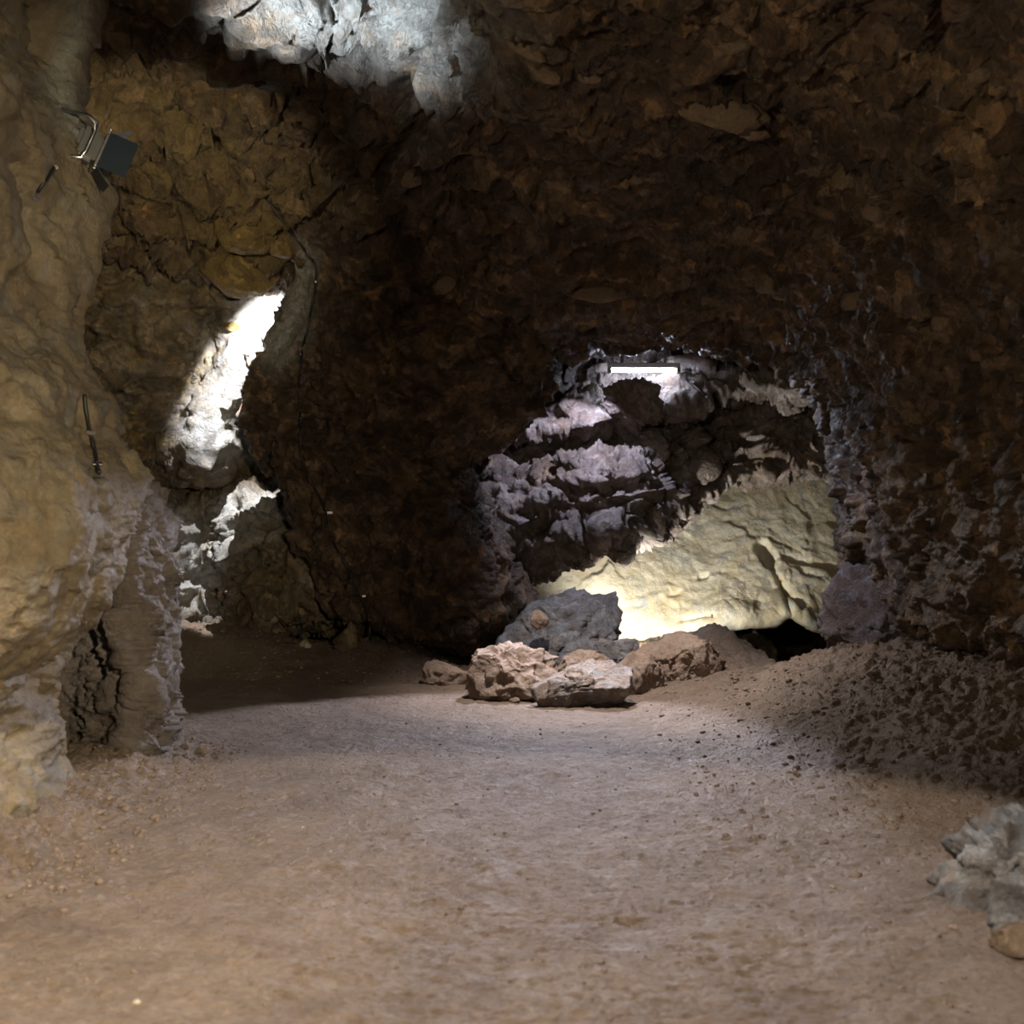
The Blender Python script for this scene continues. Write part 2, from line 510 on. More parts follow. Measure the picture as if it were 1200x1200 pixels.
# ------------------------------------------------------------------ floor
def floor_h(x, y, fine=True):
    x = np.asarray(x, float)
    y = np.asarray(y, float)
    # bank below the alcove on the far left
    hx = np.interp(x, [-6, -3.6, -3.05, -2.43, -2.03, -1.68, -1.3, -0.95, -0.6, -0.2], [0.45, 0.42, 0.36, 0.28, 0.19, 0.175, 0.24, 0.20, 0.05, 0.0])
    h = hx * sstep(10.25, 11.35, y) * (1 - 0.75 * sstep(11.5, 12.6, y))
    # earth mound along the right wall
    md = sstep(1.15, 3.1, x + 0.18 * (y - 7)) * sstep(4.6, 7.4, y)
    h = h + 0.46 * md * (1 - 0.78 * sstep(8.6, 10.3, y))
    # small ridge of earth behind the stones, and the drop into the hole
    hr = np.interp(x, [1.2, 1.6, 1.80, 1.95, 2.06, 2.2, 2.4, 2.6], [0.0, 0.16, 0.25, 0.22, 0.12, 0.02, -0.03, -0.10])
    h = h + hr * sstep(10.2, 11.2, y) * (1 - 0.9 * sstep(11.4, 12.2, y))
    h = h - 1.0 * sstep(2.25, 2.6, x) * sstep(10.35, 10.9, y)
    # earth piled against the left wall foot
    h = h + 0.10 * sstep(-1.75, -2.2, x) * sstep(3.5, 5, y) * (1 - sstep(6.5, 8, y))
    if fine:
        s = x.shape
        p = np.stack([x.ravel(), y.ravel(), np.zeros(x.size)], 1)
        md = md.ravel()
        lf = sstep(-1.6, -2.0, p[:, 0]) * sstep(9, 6.5, p[:, 1])
        bk = (sstep(10.2, 11, p[:, 1]) * (p[:, 0] < 0))
        rough = np.clip(md * 1.3 + lf * 0.8 + bk * 0.5, 0, 1)
        n = 0.035 * fbm(p * 0.9, 2) + 0.020 * fbm(p * 3.4 + 8, 2) + 0.011 * fbm(p * np.array([6.5, 10, 1]) + 4, 3, 0.55)
        f1, f2 = worley(p * 4.2 + 3)
        n = n - 0.012 * np.clip(1 - f1 * 1.9, 0, 1)            # old foot marks
        n = n + 0.014 * fbm(p * np.array([13, 19, 1]) + 2, 3, 0.65) + 0.008 * fbm(p * 34, 3, 0.7)
        e1, e2 = worley(p * 17.0 + 6)
        n = n - 0.022 * np.clip(0.42 - e1, 0, 1) * sstep(-0.1, 0.3, perlin(p * 2.0 + 3))
        n = n + rough * (0.075 * fbm(p * 2.6 + 21, 4, 0.6) + 0.045 * ridged(p * 5.5 + 2, 3, 0.6) * 0.5 + 0.034 * fbm(p * 11 + 5, 3, 0.65))
        n = n + rough * (0.014 * facet(p * 9.0 + 2) + 0.014 * facet(p * 19.0 + 4))
        g1, g2 = worley(p * 13 + 1)
        n = n + rough * 0.035 * np.clip(0.8 - g1, 0, 1) + 0.0035 * np.clip(0.6 - g1, 0, 1)
        h = h + n.reshape(s)
    return h


ys = np.concatenate([np.linspace(-3, 3.0, 24, endpoint=False), 1.0 / np.linspace(1 / 3.0, 1 / 12.4, 640, endpoint=False), np.linspace(12.4, 16, 14)])
us = np.linspace(-1, 1, 600)
half = np.clip(0.50 * ys, 3.2, 7.0)
XX = us[None, :] * half[:, None]
YY = np.repeat(ys[:, None], len(us), 1)
FP = np.stack([XX, YY, floor_h(XX, YY)], 2)
floor_ob = structure(mesh_grid('floor', FP, M_floor))

# ------------------------------------------------------------------ vault: ceiling running down into the right wall
XS = [
    # Y , ceiling z at x=-5,-3.4,-2.0,-0.9,0,1 ; then (x,z): 6 points shoulder -> foot -> undercut
    (-3.0, [4.2, 4.2, 4.1, 4.0, 3.9, 3.8], [(1.9, 3.6), (2.6, 3.1), (3.0, 2.2), (3.1, 1.2), (3.2, 0.3), (3.8, -0.3)]),
    (0.5, [4.2, 4.2, 4.1, 4.0, 3.9, 3.8], [(1.9, 3.6), (2.5, 3.1), (2.9, 2.2), (3.0, 1.2), (3.1, 0.3), (3.8, -0.3)]),
    (3.5, [4.2, 4.2, 4.1, 4.0, 3.9, 3.8], [(1.8, 3.6), (2.4, 3.1), (2.85, 2.2), (3.0, 1.2), (3.1, 0.35), (3.8, -0.3)]),
    (5.5, [4.2, 4.2, 4.1, 4.0, 3.85, 3.75], [(1.75, 3.55), (2.35, 3.1), (2.8, 2.2), (3.0, 1.2), (3.1, 0.45), (3.8, -0.3)]),
    (7.0, [4.5, 4.45, 4.4, 4.15, 3.8, 3.68], [(1.75, 3.5), (2.35, 3.1), (2.72, 2.2), (2.95, 1.2), (3.1, 0.52), (3.8, -0.1)]),
    (8.5, [4.5, 4.45, 4.4, 4.1, 3.65, 3.55], [(1.7, 3.4), (2.27, 2.9), (2.58, 2.1), (2.78, 1.2), (2.98, 0.45), (3.7, 0.1)]),
    (9.7, [4.4, 4.3, 4.2, 3.9, 3.45, 3.33], [(1.8, 3.22), (2.4, 2.75), (2.68, 2.0), (2.85, 1.15), (3.2, 0.5), (3.8, 0.2)]),
    (10.6, [4.2, 4.1, 3.95, 3.6, 3.12, 3.02], [(1.95, 2.98), (2.5, 2.55), (2.78, 1.9), (2.9, 1.2), (3.35, 0.5), (3.9, 0.2)]),
    (11.1, [4.0, 3.85, 3.7, 3.4, 2.92, 2.83], [(2.0, 2.87), (2.62, 2.62), (2.95, 2.0), (3.02, 1.35), (3.45, 0.55), (4.0, 0.2)]),
    (11.6, [3.9, 3.7, 3.6, 3.4, 3.05, 2.95], [(2.1, 2.98), (2.85, 2.75), (3.3, 2.0), (3.4, 1.35), (3.7, 0.6), (4.1, 0.2)]),
    (13.0, [4.0, 4.0, 4.0, 3.8, 3.4, 3.3], [(2.3, 3.3), (3.4, 3.0), (4.1, 2.0), (4.2, 1.35), (4.3, 0.6), (4.4, 0.2)]),
]
vn = []
for Y, zs, rest in XS:
    vn.append([(x, Y, z) for x, z in zip((-5, -3.4, -2.0, -0.9, 0, 1), zs)] + [(x, Y, z) for x, z in rest])
VP = loft(vn, 620, 620)
VF = [
    ([(430, 5)], 120, -0.45), ([(640, 60)], 60, 0.10),
    ([(470, 180), (560, 215), (620, 300)], 40, 0.12), ([(530, 262)], 26, -0.20, 4), ([(420, 120), (500, 190)], 40, 0.10),
    ([(700, 345), (860, 330)], 30, 0.08), ([(1010, 330), (960, 200), (880, 60)], 40, -0.08), ([(1060, 300)], 70, 0.14),
    ([(850, 400), (900, 395)], 14, 0.05), ([(700, 412), (800, 412)], 16, -0.10), ([(1090, 560)], 60, 0.10), ([(1110, 700)], 50, 0.10),
]
VP = rocky(VP, VF, big=0.20, mid=0.10, pit=0.09, small=0.022, ledge=0.17, period=0.25, seed=3.0, lmask=lambda p: 0.25 + 0.75 * sstep(0.6 + 3, -0.8 + 3, p[:, 0]) * sstep(6 + 3, 8 + 3, p[:, 1]))
# split the one surface into roof and right wall where it turns over the shoulder
xm = VP[..., 0].mean(0)
ks = int(np.argmin(np.abs(VP[:, :, 0].mean(0) - 1.85)))
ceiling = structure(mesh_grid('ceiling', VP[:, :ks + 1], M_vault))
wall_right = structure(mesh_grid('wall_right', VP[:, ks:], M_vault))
tint(ceiling, VP[:, :ks + 1], [(350, -20), (430, 10), (520, 20)], 75)
tint(ceiling, VP[:, :ks + 1], [(130, 150), (220, 190), (290, 260)], 110, 'golden')

# ------------------------------------------------------------------ dark rock mass between alcove and recess
rows = []
for y, l, r, Y in [(60, 200, 760, 9.3), (180, 270, 720, 9.9), (260, 330, 685, 10.2), (320, 352, 662, 10.4), (370, 338, 650, 10.5), (420, 304, 640, 10.6),
                   (470, 296, 624, 10.7), (515, 306, 585, 10.8), (537, 318, 546, 10.85), (565, 334, 548, 10.9), (605, 350, 565, 10.9), (645, 362, 582, 10.9),
                   (680, 375, 599, 10.95), (708, 385, 612, 11.0), (728, 396, 600, 11.1), (744, 415, 590, 11.35), (757, 430, 585, 12.2)]:
    k = max(0, (y - 690) / 60)
    rows.append([(l + 75, y - 16 * k, Y + 1.7), (l + 8, y - 15 * k, Y + 0.75), (l, y - 14 * k, Y + 0.4), (l + (r - l) * .22, y - 8 * k, Y + 0.02), (l + (r - l) * .5, y + 3 * k, Y - 0.12),
                 (l + (r - l) * .78, y + 14 * k, Y - 0.02), (r, y + 20 * k, Y + 0.35), (r - 4, y + 20 * k, Y + 0.8), (r - 30, y + 20 * k, Y + 1.8)])
MP = loft(net(rows), 400, 330)
MF = [([(370, 490)], 22, -0.12, 3), ([(400, 470)], 18, -0.10, 3), ([(360, 440)], 20, -0.08, 3), ([(460, 560), (560, 700)], 40, 0.07), ([(420, 620), (470, 700)], 30, -0.07), ([(600, 440), (540, 400)], 30, 0.08)]
MP = rocky(MP, MF, big=0.10, mid=0.075, pit=0.07, small=0.018, seed=3.0)
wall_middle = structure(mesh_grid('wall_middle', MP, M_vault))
tint(wall_middle, MP, [(352, 310), (348, 360), (325, 410)], 22)

# ------------------------------------------------------------------ alcove at the back left
cols = [-160, 20, 120, 190, 245, 290, 335, 400, 520]
rows = []
for y, D in [(130, [10.6, 10.4, 10.3, 10.2, 10.2, 10.2, 10.3, 10.4, 10.4]),
             (200, [11.2, 11.0, 10.9, 10.8, 10.85, 10.9, 10.9, 11.0, 11.2]),
             (280, [11.5, 11.4, 11.25, 11.3, 11.4, 11.3, 11.55, 11.9, 12.2]),
             (350, [11.7, 11.5, 11.4, 11.5, 11.75, 11.75, 11.85, 12.2, 12.6]),
             (420, [11.8, 11.6, 11.5, 11.6, 11.85, 11.8, 12.1, 12.6, 13.0]),
             (490, [11.9, 11.7, 11.6, 11.7, 11.8, 12.1, 12.4, 12.8, 13.2]),
             (535, [12.0, 11.8, 11.7, 11.75, 11.95, 12.3, 12.5, 12.9, 13.2]),
             (570, [12.6, 12.6, 12.5, 12.5, 12.5, 12.6, 12.6, 12.9, 13.2]),
             (592, [12.5, 12.3, 12.2, 12.2, 12.25, 12.05, 12.05, 12.1, 12.5]),
             (640, [12.3, 12.2, 12.1, 12.0, 12.15, 11.75, 11.75, 11.8, 12.2]),
             (690, [12.2, 12.1, 12.0, 11.9, 12.1, 11.6, 11.6, 11.7, 12.0]),
             (722, [12.2, 12.1, 12.0, 11.9, 11.9, 11.6, 11.65, 11.8, 12.0]),
             (736, [12.6, 12.5, 12.3, 12.2, 12.1, 11.75, 12.1, 12.3, 12.4]),
             (745, [14, 14, 14, 14, 14, 14, 14, 14, 14])]:
    rows.append([(c, y + (8 if (c == 290 and y > 700) else 0) - (10 if (c >= 335 and y > 700) else 0), d) for c, d in zip(cols, D)])
AP = loft(net(rows), 460, 340)
AF = [([(332, 315), (300, 390), (262, 470), (240, 520)], 30, 0.16, 2.5), ([(270, 380)], 14, 0.10), ([(275, 640), (268, 600)], 10, 0.08),
      ([(300, 650)], 16, -0.13, 3), ([(330, 625)], 10, -0.10, 3), ([(330, 665)], 14, -0.06), ([(215, 670)], 10, -0.08), ([(175, 155), (190, 165)], 10, -0.22, 4),
      ([(250, 690)], 8, -0.10), ([(200, 200), (150, 260)], 40, 0.10), ([(232, 395), (226, 440), (224, 490)], 3, -0.05)]
AP = rocky(AP, AF, big=0.12, mid=0.12, pit=0.15, small=0.022, ledge=0.10, fct=0.10, period=0.34, seed=11.0, calm=[([(340, 320), (300, 400), (258, 500)], 55, 0.86)])
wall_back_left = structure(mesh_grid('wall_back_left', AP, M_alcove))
tint(wall_back_left, AP, [(340, 310), (310, 370), (285, 430), (255, 500)], 42)
tint(wall_back_left, AP, [(130, 200), (220, 270), (330, 290)], 90, 'golden')
tint(wall_back_left, AP, [(255, 250), (245, 290)], 22)
tint(wall_back_left, AP, [(215, 620), (230, 700), (270, 600), (330, 590)], 26)

# ------------------------------------------------------------------ near wall on the left and the buttress behind it
rows = []
for y, t, Y in [(-260, 112, 6.9), (-60, 102, 6.9), (0, 100, 6.85), (50, 92, 6.8), (95, 72, 6.75), (140, 82, 6.7), (190, 106, 6.6), (235, 108, 6.55), (275, 92, 6.5), (315, 93, 6.45), (365, 74, 6.4),
                (410, 82, 6.35), (455, 106, 6.3), (478, 126, 6.3), (510, 128, 6.3), (540, 148, 6.3), (572, 166, 6.3), (610, 160, 6.25), (660, 142, 6.2), (705, 122, 6.15), (750, 80, 6.1), (800, 58, 6.05), (850, 58, 6.0),
                (900, 76, 6.0), (935, 92, 6.0), (965, 95, 6.0), (1060, 110, 6.0)]:
    z = CH - (y - 600) / F * Y
    xt = (t - 600) / F * Y
    rows.append([(-3.3, -3.0, z), (-2.9, 0.5, z), (-2.45, 2.6, z), (xt - 0.10 - 0.18 * (y < 900), 4.3, z), (xt + 0.02 - 0.05 * (y > 700), 5.1, z), (xt - 0.02, Y - 0.45, z), (xt, Y, z), (xt - 0.12, Y + 0.3, z), (xt - 0.7, Y + 0.75, z), (xt - 2.4, Y + 1.0, z)])
LP = loft(rows, 520, 330)
LF = [([(55, 10), (55, 60)], 22, -0.16, 3), ([(78, 60), (75, 110)], 10, 0.05), ([(40, 330), (60, 480)], 30, 0.06), ([(30, 200), (45, 320)], 10, -0.06), ([(100, 470), (118, 560)], 5, -0.06), ([(60, 640), (30, 760)], 35, 0.05), ([(45, 860), (20, 930)], 30, 0.06)]
LP = rocky(LP, LF, big=0.13, mid=0.05, pit=0.05, small=0.014, seed=21.0, sharp=0.6, fct=0.035)
wall_left = structure(mesh_grid('wall_left', LP, M_left))
tint(wall_left, LP, [(98, 10), (80, 70), (66, 95), (82, 140)], 14)  # light on the wall's rim, painted into its colour
rows = []
for y, r, Y in [(530, 120, 7.1), (565, 165, 7.1), (592, 188, 7.1), (640, 198, 7.12), (700, 200, 7.12), (760, 205, 7.12), (830, 203, 7.12), (885, 205, 7.15), (950, 206, 7.2)]:
    rows.append([(-60, y, 6.6), (60, y, Y - 0.12), (105, y, Y - 0.15), (146, y, Y - 0.40), (r - 24, y, Y - 0.16), (r - 6, y, Y + 0.08), (r, y, Y + 0.35), (r - 14, y, Y + 0.8), (r - 70, y, Y + 1.6)])
BP = loft(net(rows), 230, 180)
BF = [([(165, 600), (150, 690), (152, 780), (175, 850)], 12, 0.07), ([(120, 780)], 45, -0.05), ([(185, 650)], 12, -0.04), ([(150, 880)], 9, -0.05, 4), ([(190, 878)], 9, -0.05, 4)]
BP = rocky(BP, BF, big=0.07, mid=0.055, pit=0.06, small=0.016, seed=33.0)
buttress = mesh_grid('buttress', BP, M_butt, wall_left)

# ------------------------------------------------------------------ lit recess at the back: layered ledges above a pale slab
cols = [480, 545, 590, 640, 700, 750, 800, 840, 880, 940, 1000, 1080]
bot = [668, 672, 682, 672, 645, 635, 605, 574, 566, 560, 556, 556]
tt = [0.0, 0.13, 0.2, 0.34, 0.42, 0.47, 0.56, 0.66, 0.8, 0.92, 1.0]
rows = []
for t, dl, dr in [(-0.05, 12.2, 12.2), (0.10, 12.5, 12.5), (0.18, 12.4, 12.35), (0.28, 12.15, 12.2), (0.40, 11.85, 12.0), (0.45, 12.15, 12.35), (0.52, 12.1, 12.6), (0.60, 11.75, 12.7), (0.72, 11.6, 12.6), (0.86, 11.55, 12.5), (0.96, 11.65, 12.5), (1.0, 11.9, 12.7)]:
    rows.append([(c, 385 + t * (b - 385), dl + (dr - dl) * float(sstep(720, 860, np.array(float(c))))) for c, b in zip(cols, bot)])
rows.append([(c, b - 22, 13.2) for c, b in zip(cols, bot)])
rows.append([(c, b - 40, 15.0) for c, b in zip(cols, bot)])
KP = loft(net(rows), 370, 370)
KF = [([(560, 560), (622, 560)], 7, -0.30, 4), ([(620, 612), (690, 614)], 6, -0.16, 3), ([(830, 500)], 14, -0.18, 3), ([(850, 545)], 12, -0.15, 3), ([(812, 500), (812, 550)], 9, 0.12), ([(900, 540), (880, 510)], 12, 0.10),
      ([(755, 470)], 22, -0.08, 3), ([(715, 585), (700, 575)], 5, -0.10), ([(640, 470), (720, 500)], 12, 0.10), ([(640, 535), (700, 560)], 14, 0.10), ([(760, 600), (700, 620)], 12, 0.10)]
KP = rocky(KP, KF, big=0.10, mid=0.05, pit=0.07, small=0.018, ledge=0.12, period=0.23, seed=45.0, tilt=-0.08, fct=0.11)
wall_back = structure(mesh_grid('wall_back', KP, M_ledge))

cols = [520, 580, 640, 700, 760, 820, 860, 890, 910, 927, 942, 960, 1000, 1090]
bot = [800, 800, 795, 785, 765, 743, 733, 733, 733, 724, 732, 741, 748, 750]
rows = []
for y, D in [(480, 14.6), (540, 14.1), (590, 13.75), (640, 13.4), (690, 13.05)]:
    rows.append([(c, y, D - 0.35 * (c < 600) + 0.05 * math.sin(c / 40)) for c in cols])
rows.append([(c, b - 12, 12.75) for c, b in zip(cols, bot)])
rows.append([(c, b, 12.85) for c, b in zip(cols, bot)])
rows.append([(c, b - 8, 13.6) for c, b in zip(cols, bot)])
rows.append([(c, b - 50, 15.5) for c, b in zip(cols, bot)])
SP = loft(net(rows), 260, 330)
SF = [([(893, 645), (902, 658)], 8, -0.16, 4), ([(903, 662), (917, 690), (926, 716)], 3, -0.05, 3), ([(917, 690), (940, 712)], 3, -0.06), ([(885, 632), (840, 690)], 40, 0.07), ([(960, 680)], 40, 0.06), ([(920, 655), (985, 668)], 4, -0.05),
      ([(820, 680), (828, 679)], 3, -0.06), ([(785, 697), (795, 696)], 3, -0.05), ([(800, 727), (835, 724)], 3, -0.05)]
SP = rocky(SP, SF, big=0.05, mid=0.008, pit=0.030, small=0.005, smooth_flow=0.0, seed=57.0, sharp=0.5, fct=0.014)
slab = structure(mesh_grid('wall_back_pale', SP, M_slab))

# far end of the cavity under the slab
CP = loft(net([[(c, y, 16.0 - 0.5 * abs(c - 900) / 300) for c in (300, 600, 900, 1200, 1500)] for y in (300, 500, 700, 900, 1000)]), 60, 90)
CP = rocky(CP, None, big=0.3, mid=0.1, pit=0.05, small=0.02, seed=63.0)
structure(mesh_grid('wall_far', CP, M_vault))

# ------------------------------------------------------------------ boulders and stones
_ico = {}


def ico(n):
    if n not in _ico:
        import bmesh
        bm = bmesh.new()
        bmesh.ops.create_icosphere(bm, subdivisions=n, radius=1.0)
        V = np.array([v.co[:] for v in bm.verts], np.float32)
        Fc = np.array([[v.index for v in f.verts] for f in bm.faces], np.int32)
        bm.free()
        _ico[n] = (V, Fc)
    return _ico[n]


def rock(name, outline, Y, depth, mat, seed=0, sub=5, box=0.7, facets=6, lean=0.0, rough=0.05, pit=0.0, fine=0.018, parent=None, planes=(), fct=0.06):
    """A solid boulder: its front outline in metres at its own distance, a real depth, flat facets and weathering."""
    rnd = np.random.RandomState(seed + 100)
    o = np.array([at(px, py, Y) for px, py in outline])
    cx, cz = (o[:, 0].min() + o[:, 0].max()) / 2, (o[:, 2].min() + o[:, 2].max()) / 2
    w, h = np.ptp(o[:, 0]), np.ptp(o[:, 2])
    # dense outline -> radius by angle
    cl = np.vstack([o, o[:1]])
    seg = []
    for a, b in zip(cl[:-1], cl[1:]):
        seg.append(a + (b - a) * np.linspace(0, 1, 24, endpoint=False)[:, None])
    q = np.vstack(seg)
    th = np.arctan2(q[:, 2] - cz, q[:, 0] - cx)
    rr = np.hypot(q[:, 2] - cz, q[:, 0] - cx)
    k = np.argsort(th)
    th, rr = th[k], rr[k]
    D, Fc = ico(sub)
    D = D.astype(float)
    ang = np.arctan2(D[:, 2], D[:, 0])
    r = np.interp(ang, np.concatenate([th - 2 * np.pi, th, th + 2 * np.pi]), np.tile(rr, 3))
    hh = np.hypot(D[:, 0], D[:, 2]) ** box
    dy = np.sign(D[:, 1]) * np.abs(D[:, 1]) ** 0.8
    Pn = np.stack([np.cos(ang) * hh * r, dy * depth / 2, np.sin(ang) * hh * r], 1)
    # facets: planes facing the viewer, upward and sideways, that keep the outline
    sc = np.array([w / 2, depth / 2, h / 2])
    U = Pn / sc
    pl = list(planes)
    for i in range(facets):
        n = np.array([rnd.uniform(-0.9, 0.9), -1.0 if i % 4 else 1.0, rnd.uniform(-0.4, 0.9)])
        pl.append((n, rnd.uniform(0.52, 0.8)))
    for n, off in pl:
        n = np.array(n, float)
        n /= np.linalg.norm(n)
        s = np.clip(U @ n - off, 0, None)
        U = U - 0.92 * s[:, None] * n
    Pn = U * sc
    Pn[:, 1] += lean * Pn[:, 2]
    size = (w * depth * h) ** (1 / 3)
    nd = Pn / (np.linalg.norm(Pn, axis=1, keepdims=True) + 1e-6)
    p = Pn / size + seed * 3.7
    d = rough * size * (1.3 * fbm(p * 1.6, 3) + 0.7 * (ridged(p * 3.0, 3) - 0.35))
    if pit:
        f1, f2 = worley((p + 0.25 * np.stack([perlin(p * 2), perlin(p * 2 + 9), perlin(p * 2 + 19)], 1)) * 3.6)
        d = d - pit * size * np.clip(1 - f1 * 1.55, 0, 1)
        g1, _ = worley(p * 7.5)
        d = d - 0.4 * pit * size * np.clip(1 - g1 * 1.6, 0, 1)
    d = d + fine * size * (fbm(p * 7, 4, 0.65) + 0.5 * ridged(p * 14, 2))
    pw = p + 0.08 * np.stack([perlin(p * 4 + 3), perlin(p * 4 + 13), perlin(p * 4 + 23)], 1)
    d = d + fct * size * (facet(pw * 2.3) + 0.5 * facet(pw * 5.2 + 5) + 0.25 * facet(pw * 11 + 2))
    Pn = Pn + nd * d[:, None]
    zb = Pn[:, 2].min()
    loc = np.array([cx, Y, cz + zb])
    Pn[:, 2] -= zb
    ob = mesh_np(name, Pn, Fc, mat, None, True, tuple(loc))
    if parent is not None:
        ob.parent = parent
    return ob


rock('rock_block', [(711, 450), (740, 446), (772, 449), (776, 466), (780, 490), (770, 498), (742, 492), (722, 482), (708, 466)], 11.62, 0.34, M_ledge, 71, 5, 0.75, 5, 0.0, 0.10, 0.06, 0.03, fct=0.12, parent=wall_back)
rock('rock_block', [(862, 746), (884, 740), (900, 752), (912, 778), (908, 800), (880, 800), (866, 775)], 13.3, 0.5, M_alcove, 72, 5, 0.75, 4, 0.0, 0.06, parent=slab)

PILE = 'stones piled below the lit slab'
ST = 'boulder'
r1 = tag(rock('boulder', [(582, 760), (595, 740), (613, 719), (627, 706), (647, 697), (670, 691), (692, 697), (707, 700), (720, 696), (723, 715), (728, 730), (725, 738), (720, 760), (716, 785), (660, 790), (620, 785), (586, 778)], 10.95, 0.8, M_blue, 1, 6, 0.72, 5, 0.25, 0.06, 0.03, planes=[((0.35, -1, 0.5), 0.62), ((-0.6, -0.8, 0.5), 0.6)]),
         'blue-grey angular boulder, tallest of the stone pile, standing against the pale lit slab', ST, PILE)
tag(rock('boulder', [(696, 756), (705, 750), (722, 752), (745, 750), (748, 760), (738, 775), (712, 782), (698, 775)], 10.28, 0.28, M_blue, 2, 5, 0.7, 6, 0.0, 0.06), 'low slate-grey block at the right foot of the tallest boulder', ST, PILE)
tag(rock('boulder', [(547, 806), (549, 785), (553, 772), (562, 764), (580, 759), (597, 754), (617, 757), (637, 765), (653, 773), (656, 788), (648, 800), (630, 816), (600, 821), (580, 821), (560, 818)], 9.45, 0.6, M_brown, 3, 6, 0.75, 4, 0.15, 0.05, 0.10, fct=0.045), 'brown pitted rounded boulder at the left front of the stone pile', ST, PILE)
tag(rock('boulder', [(652, 784), (663, 770), (680, 763), (697, 763), (711, 773), (714, 792), (690, 800), (660, 798)], 9.75, 0.38, M_brown, 4, 5, 0.75, 3, 0.1, 0.04), 'smooth tan stone tucked between the pitted boulder and flat grey-topped slab stone', ST, PILE)
tag(rock('boulder', [(625, 806), (647, 793), (667, 783), (693, 775), (720, 777), (740, 787), (739, 807), (727, 821), (693, 829), (657, 832), (637, 829), (627, 817)], 9.0, 0.6, M_mixed, 5, 6, 0.8, 3, 0.2, 0.045, 0.045, planes=[((0.05, -0.75, 0.75), 0.42), ((0.1, -1, -0.5), 0.55)]), 'flat slab stone with a blue-grey top, foremost of the stone pile', ST, PILE)
tag(rock('boulder', [(722, 774), (743, 765), (763, 767), (777, 783), (779, 800), (764, 814), (738, 816), (728, 805)], 9.6, 0.42, M_brown, 6, 5, 0.75, 5, 0.1, 0.05), 'tan blocky stone between the flat front slab and the big domed boulder', ST, PILE)
tag(rock('boulder', [(738, 776), (763, 750), (783, 743), (807, 746), (827, 753), (843, 763), (851, 777), (836, 790), (810, 799), (780, 812), (758, 806)], 10.0, 0.7, M_brown, 7, 6, 0.75, 3, 0.2, 0.05, 0.015, planes=[((0.5, -1, -0.1), 0.5), ((-0.4, -0.6, 0.9), 0.6)]), 'large domed brown boulder at the right end of the stone pile', ST, PILE)
tag(rock('boulder', [(494, 798), (500, 777), (513, 776), (533, 782), (551, 788), (553, 803), (520, 806)], 10.1, 0.4, M_brown, 8, 5, 0.8, 5, 0.1, 0.05), 'low brown wedge stone lying apart at the far left of the pile', ST, PILE)
tag(rock('small_stone', [(622, 732), (623, 720), (629, 715), (637, 717), (643, 726), (640, 734), (632, 737), (625, 736)], 10.52, 0.13, M_brown, 9, 4, 0.75, 4, 0.0, 0.06), 'small brown stone perched on the face of the blue-grey boulder', 'stone')

rb = tag(rock('boulder', [(986, 664), (1013, 657), (1047, 666), (1062, 680), (1080, 710), (1095, 750), (1095, 800), (1050, 806), (1007, 803), (987, 776), (973, 762), (960, 741), (962, 712), (967, 693), (970, 677)], 10.1, 1.1, M_dark, 10, 6, 0.75, 5, 0.1, 0.06, 0.07), 'big dark pitted boulder leaning under the right wall beside the black hole', ST)
tag(rock('boulder', [(953, 812), (958, 795), (975, 780), (995, 785), (1010, 800), (1012, 815), (985, 822)], 9.75, 0.4, M_brown, 11, 5, 0.75, 3, 0.0, 0.05), 'smooth brown stone at the mouth of the black hole below the big dark boulder', ST)
tag(rock('boulder', [(1164, 790), (1168, 779), (1180, 776), (1193, 782), (1197, 795), (1196, 806), (1168, 808)], 8.0, 0.25, M_blue, 12, 5, 0.7, 5, 0.0, 0.05), 'small grey block on top of the earth mound against the right wall', ST)

tag(rock('boulder', [(1082, 1062), (1088, 1049), (1099, 1040), (1109, 1027), (1119, 1008), (1122, 1000), (1137, 987), (1141, 979), (1155, 972), (1185, 963), (1200, 953), (1240, 948), (1290, 990), (1300, 1080), (1240, 1096), (1180, 1092), (1148, 1076), (1110, 1066)], 4.5, 0.6, M_fore, 13, 6, 0.8, 1, 0.35, 0.05, 0.20, fct=0.07), 'blue-grey pitted boulder at the right edge of the foreground', ST)
tag(rock('boulder', [(1158, 1088), (1162, 1050), (1168, 1033), (1176, 1027), (1200, 1021), (1250, 1020), (1280, 1050), (1280, 1100), (1200, 1102), (1165, 1098)], 4.02, 0.26, M_fore, 14, 6, 0.75, 4, 0.2, 0.06, 0.03), 'grey-topped brown stone in front of the pitted foreground boulder', ST)
tag(rock('boulder', [(1164, 1112), (1168, 1094), (1180, 1084), (1210, 1082), (1250, 1090), (1255, 1120), (1200, 1122)], 3.95, 0.24, M_stone, 15, 5, 0.75, 4, 0.0, 0.05), 'tan brown stone lowest at the right edge of the foreground', ST)

tag(rock('small_stone', [(389, 752), (400, 742), (407, 735), (411, 727), (417, 734), (418, 750), (417, 764), (398, 766)], 11.0, 0.16, M_alcove, 16, 5, 0.7, 5, 0.0, 0.06), 'pointed upright brown stone on the earth bank below the dark rock mass', 'stone')
tag(rock('small_stone', [(348, 759), (351, 752), (358, 749), (365, 755), (366, 763), (352, 764)], 11.2, 0.14, M_pale, 17, 4, 0.75, 3), 'small whitish stone on the crest of the left earth bank', 'stone')


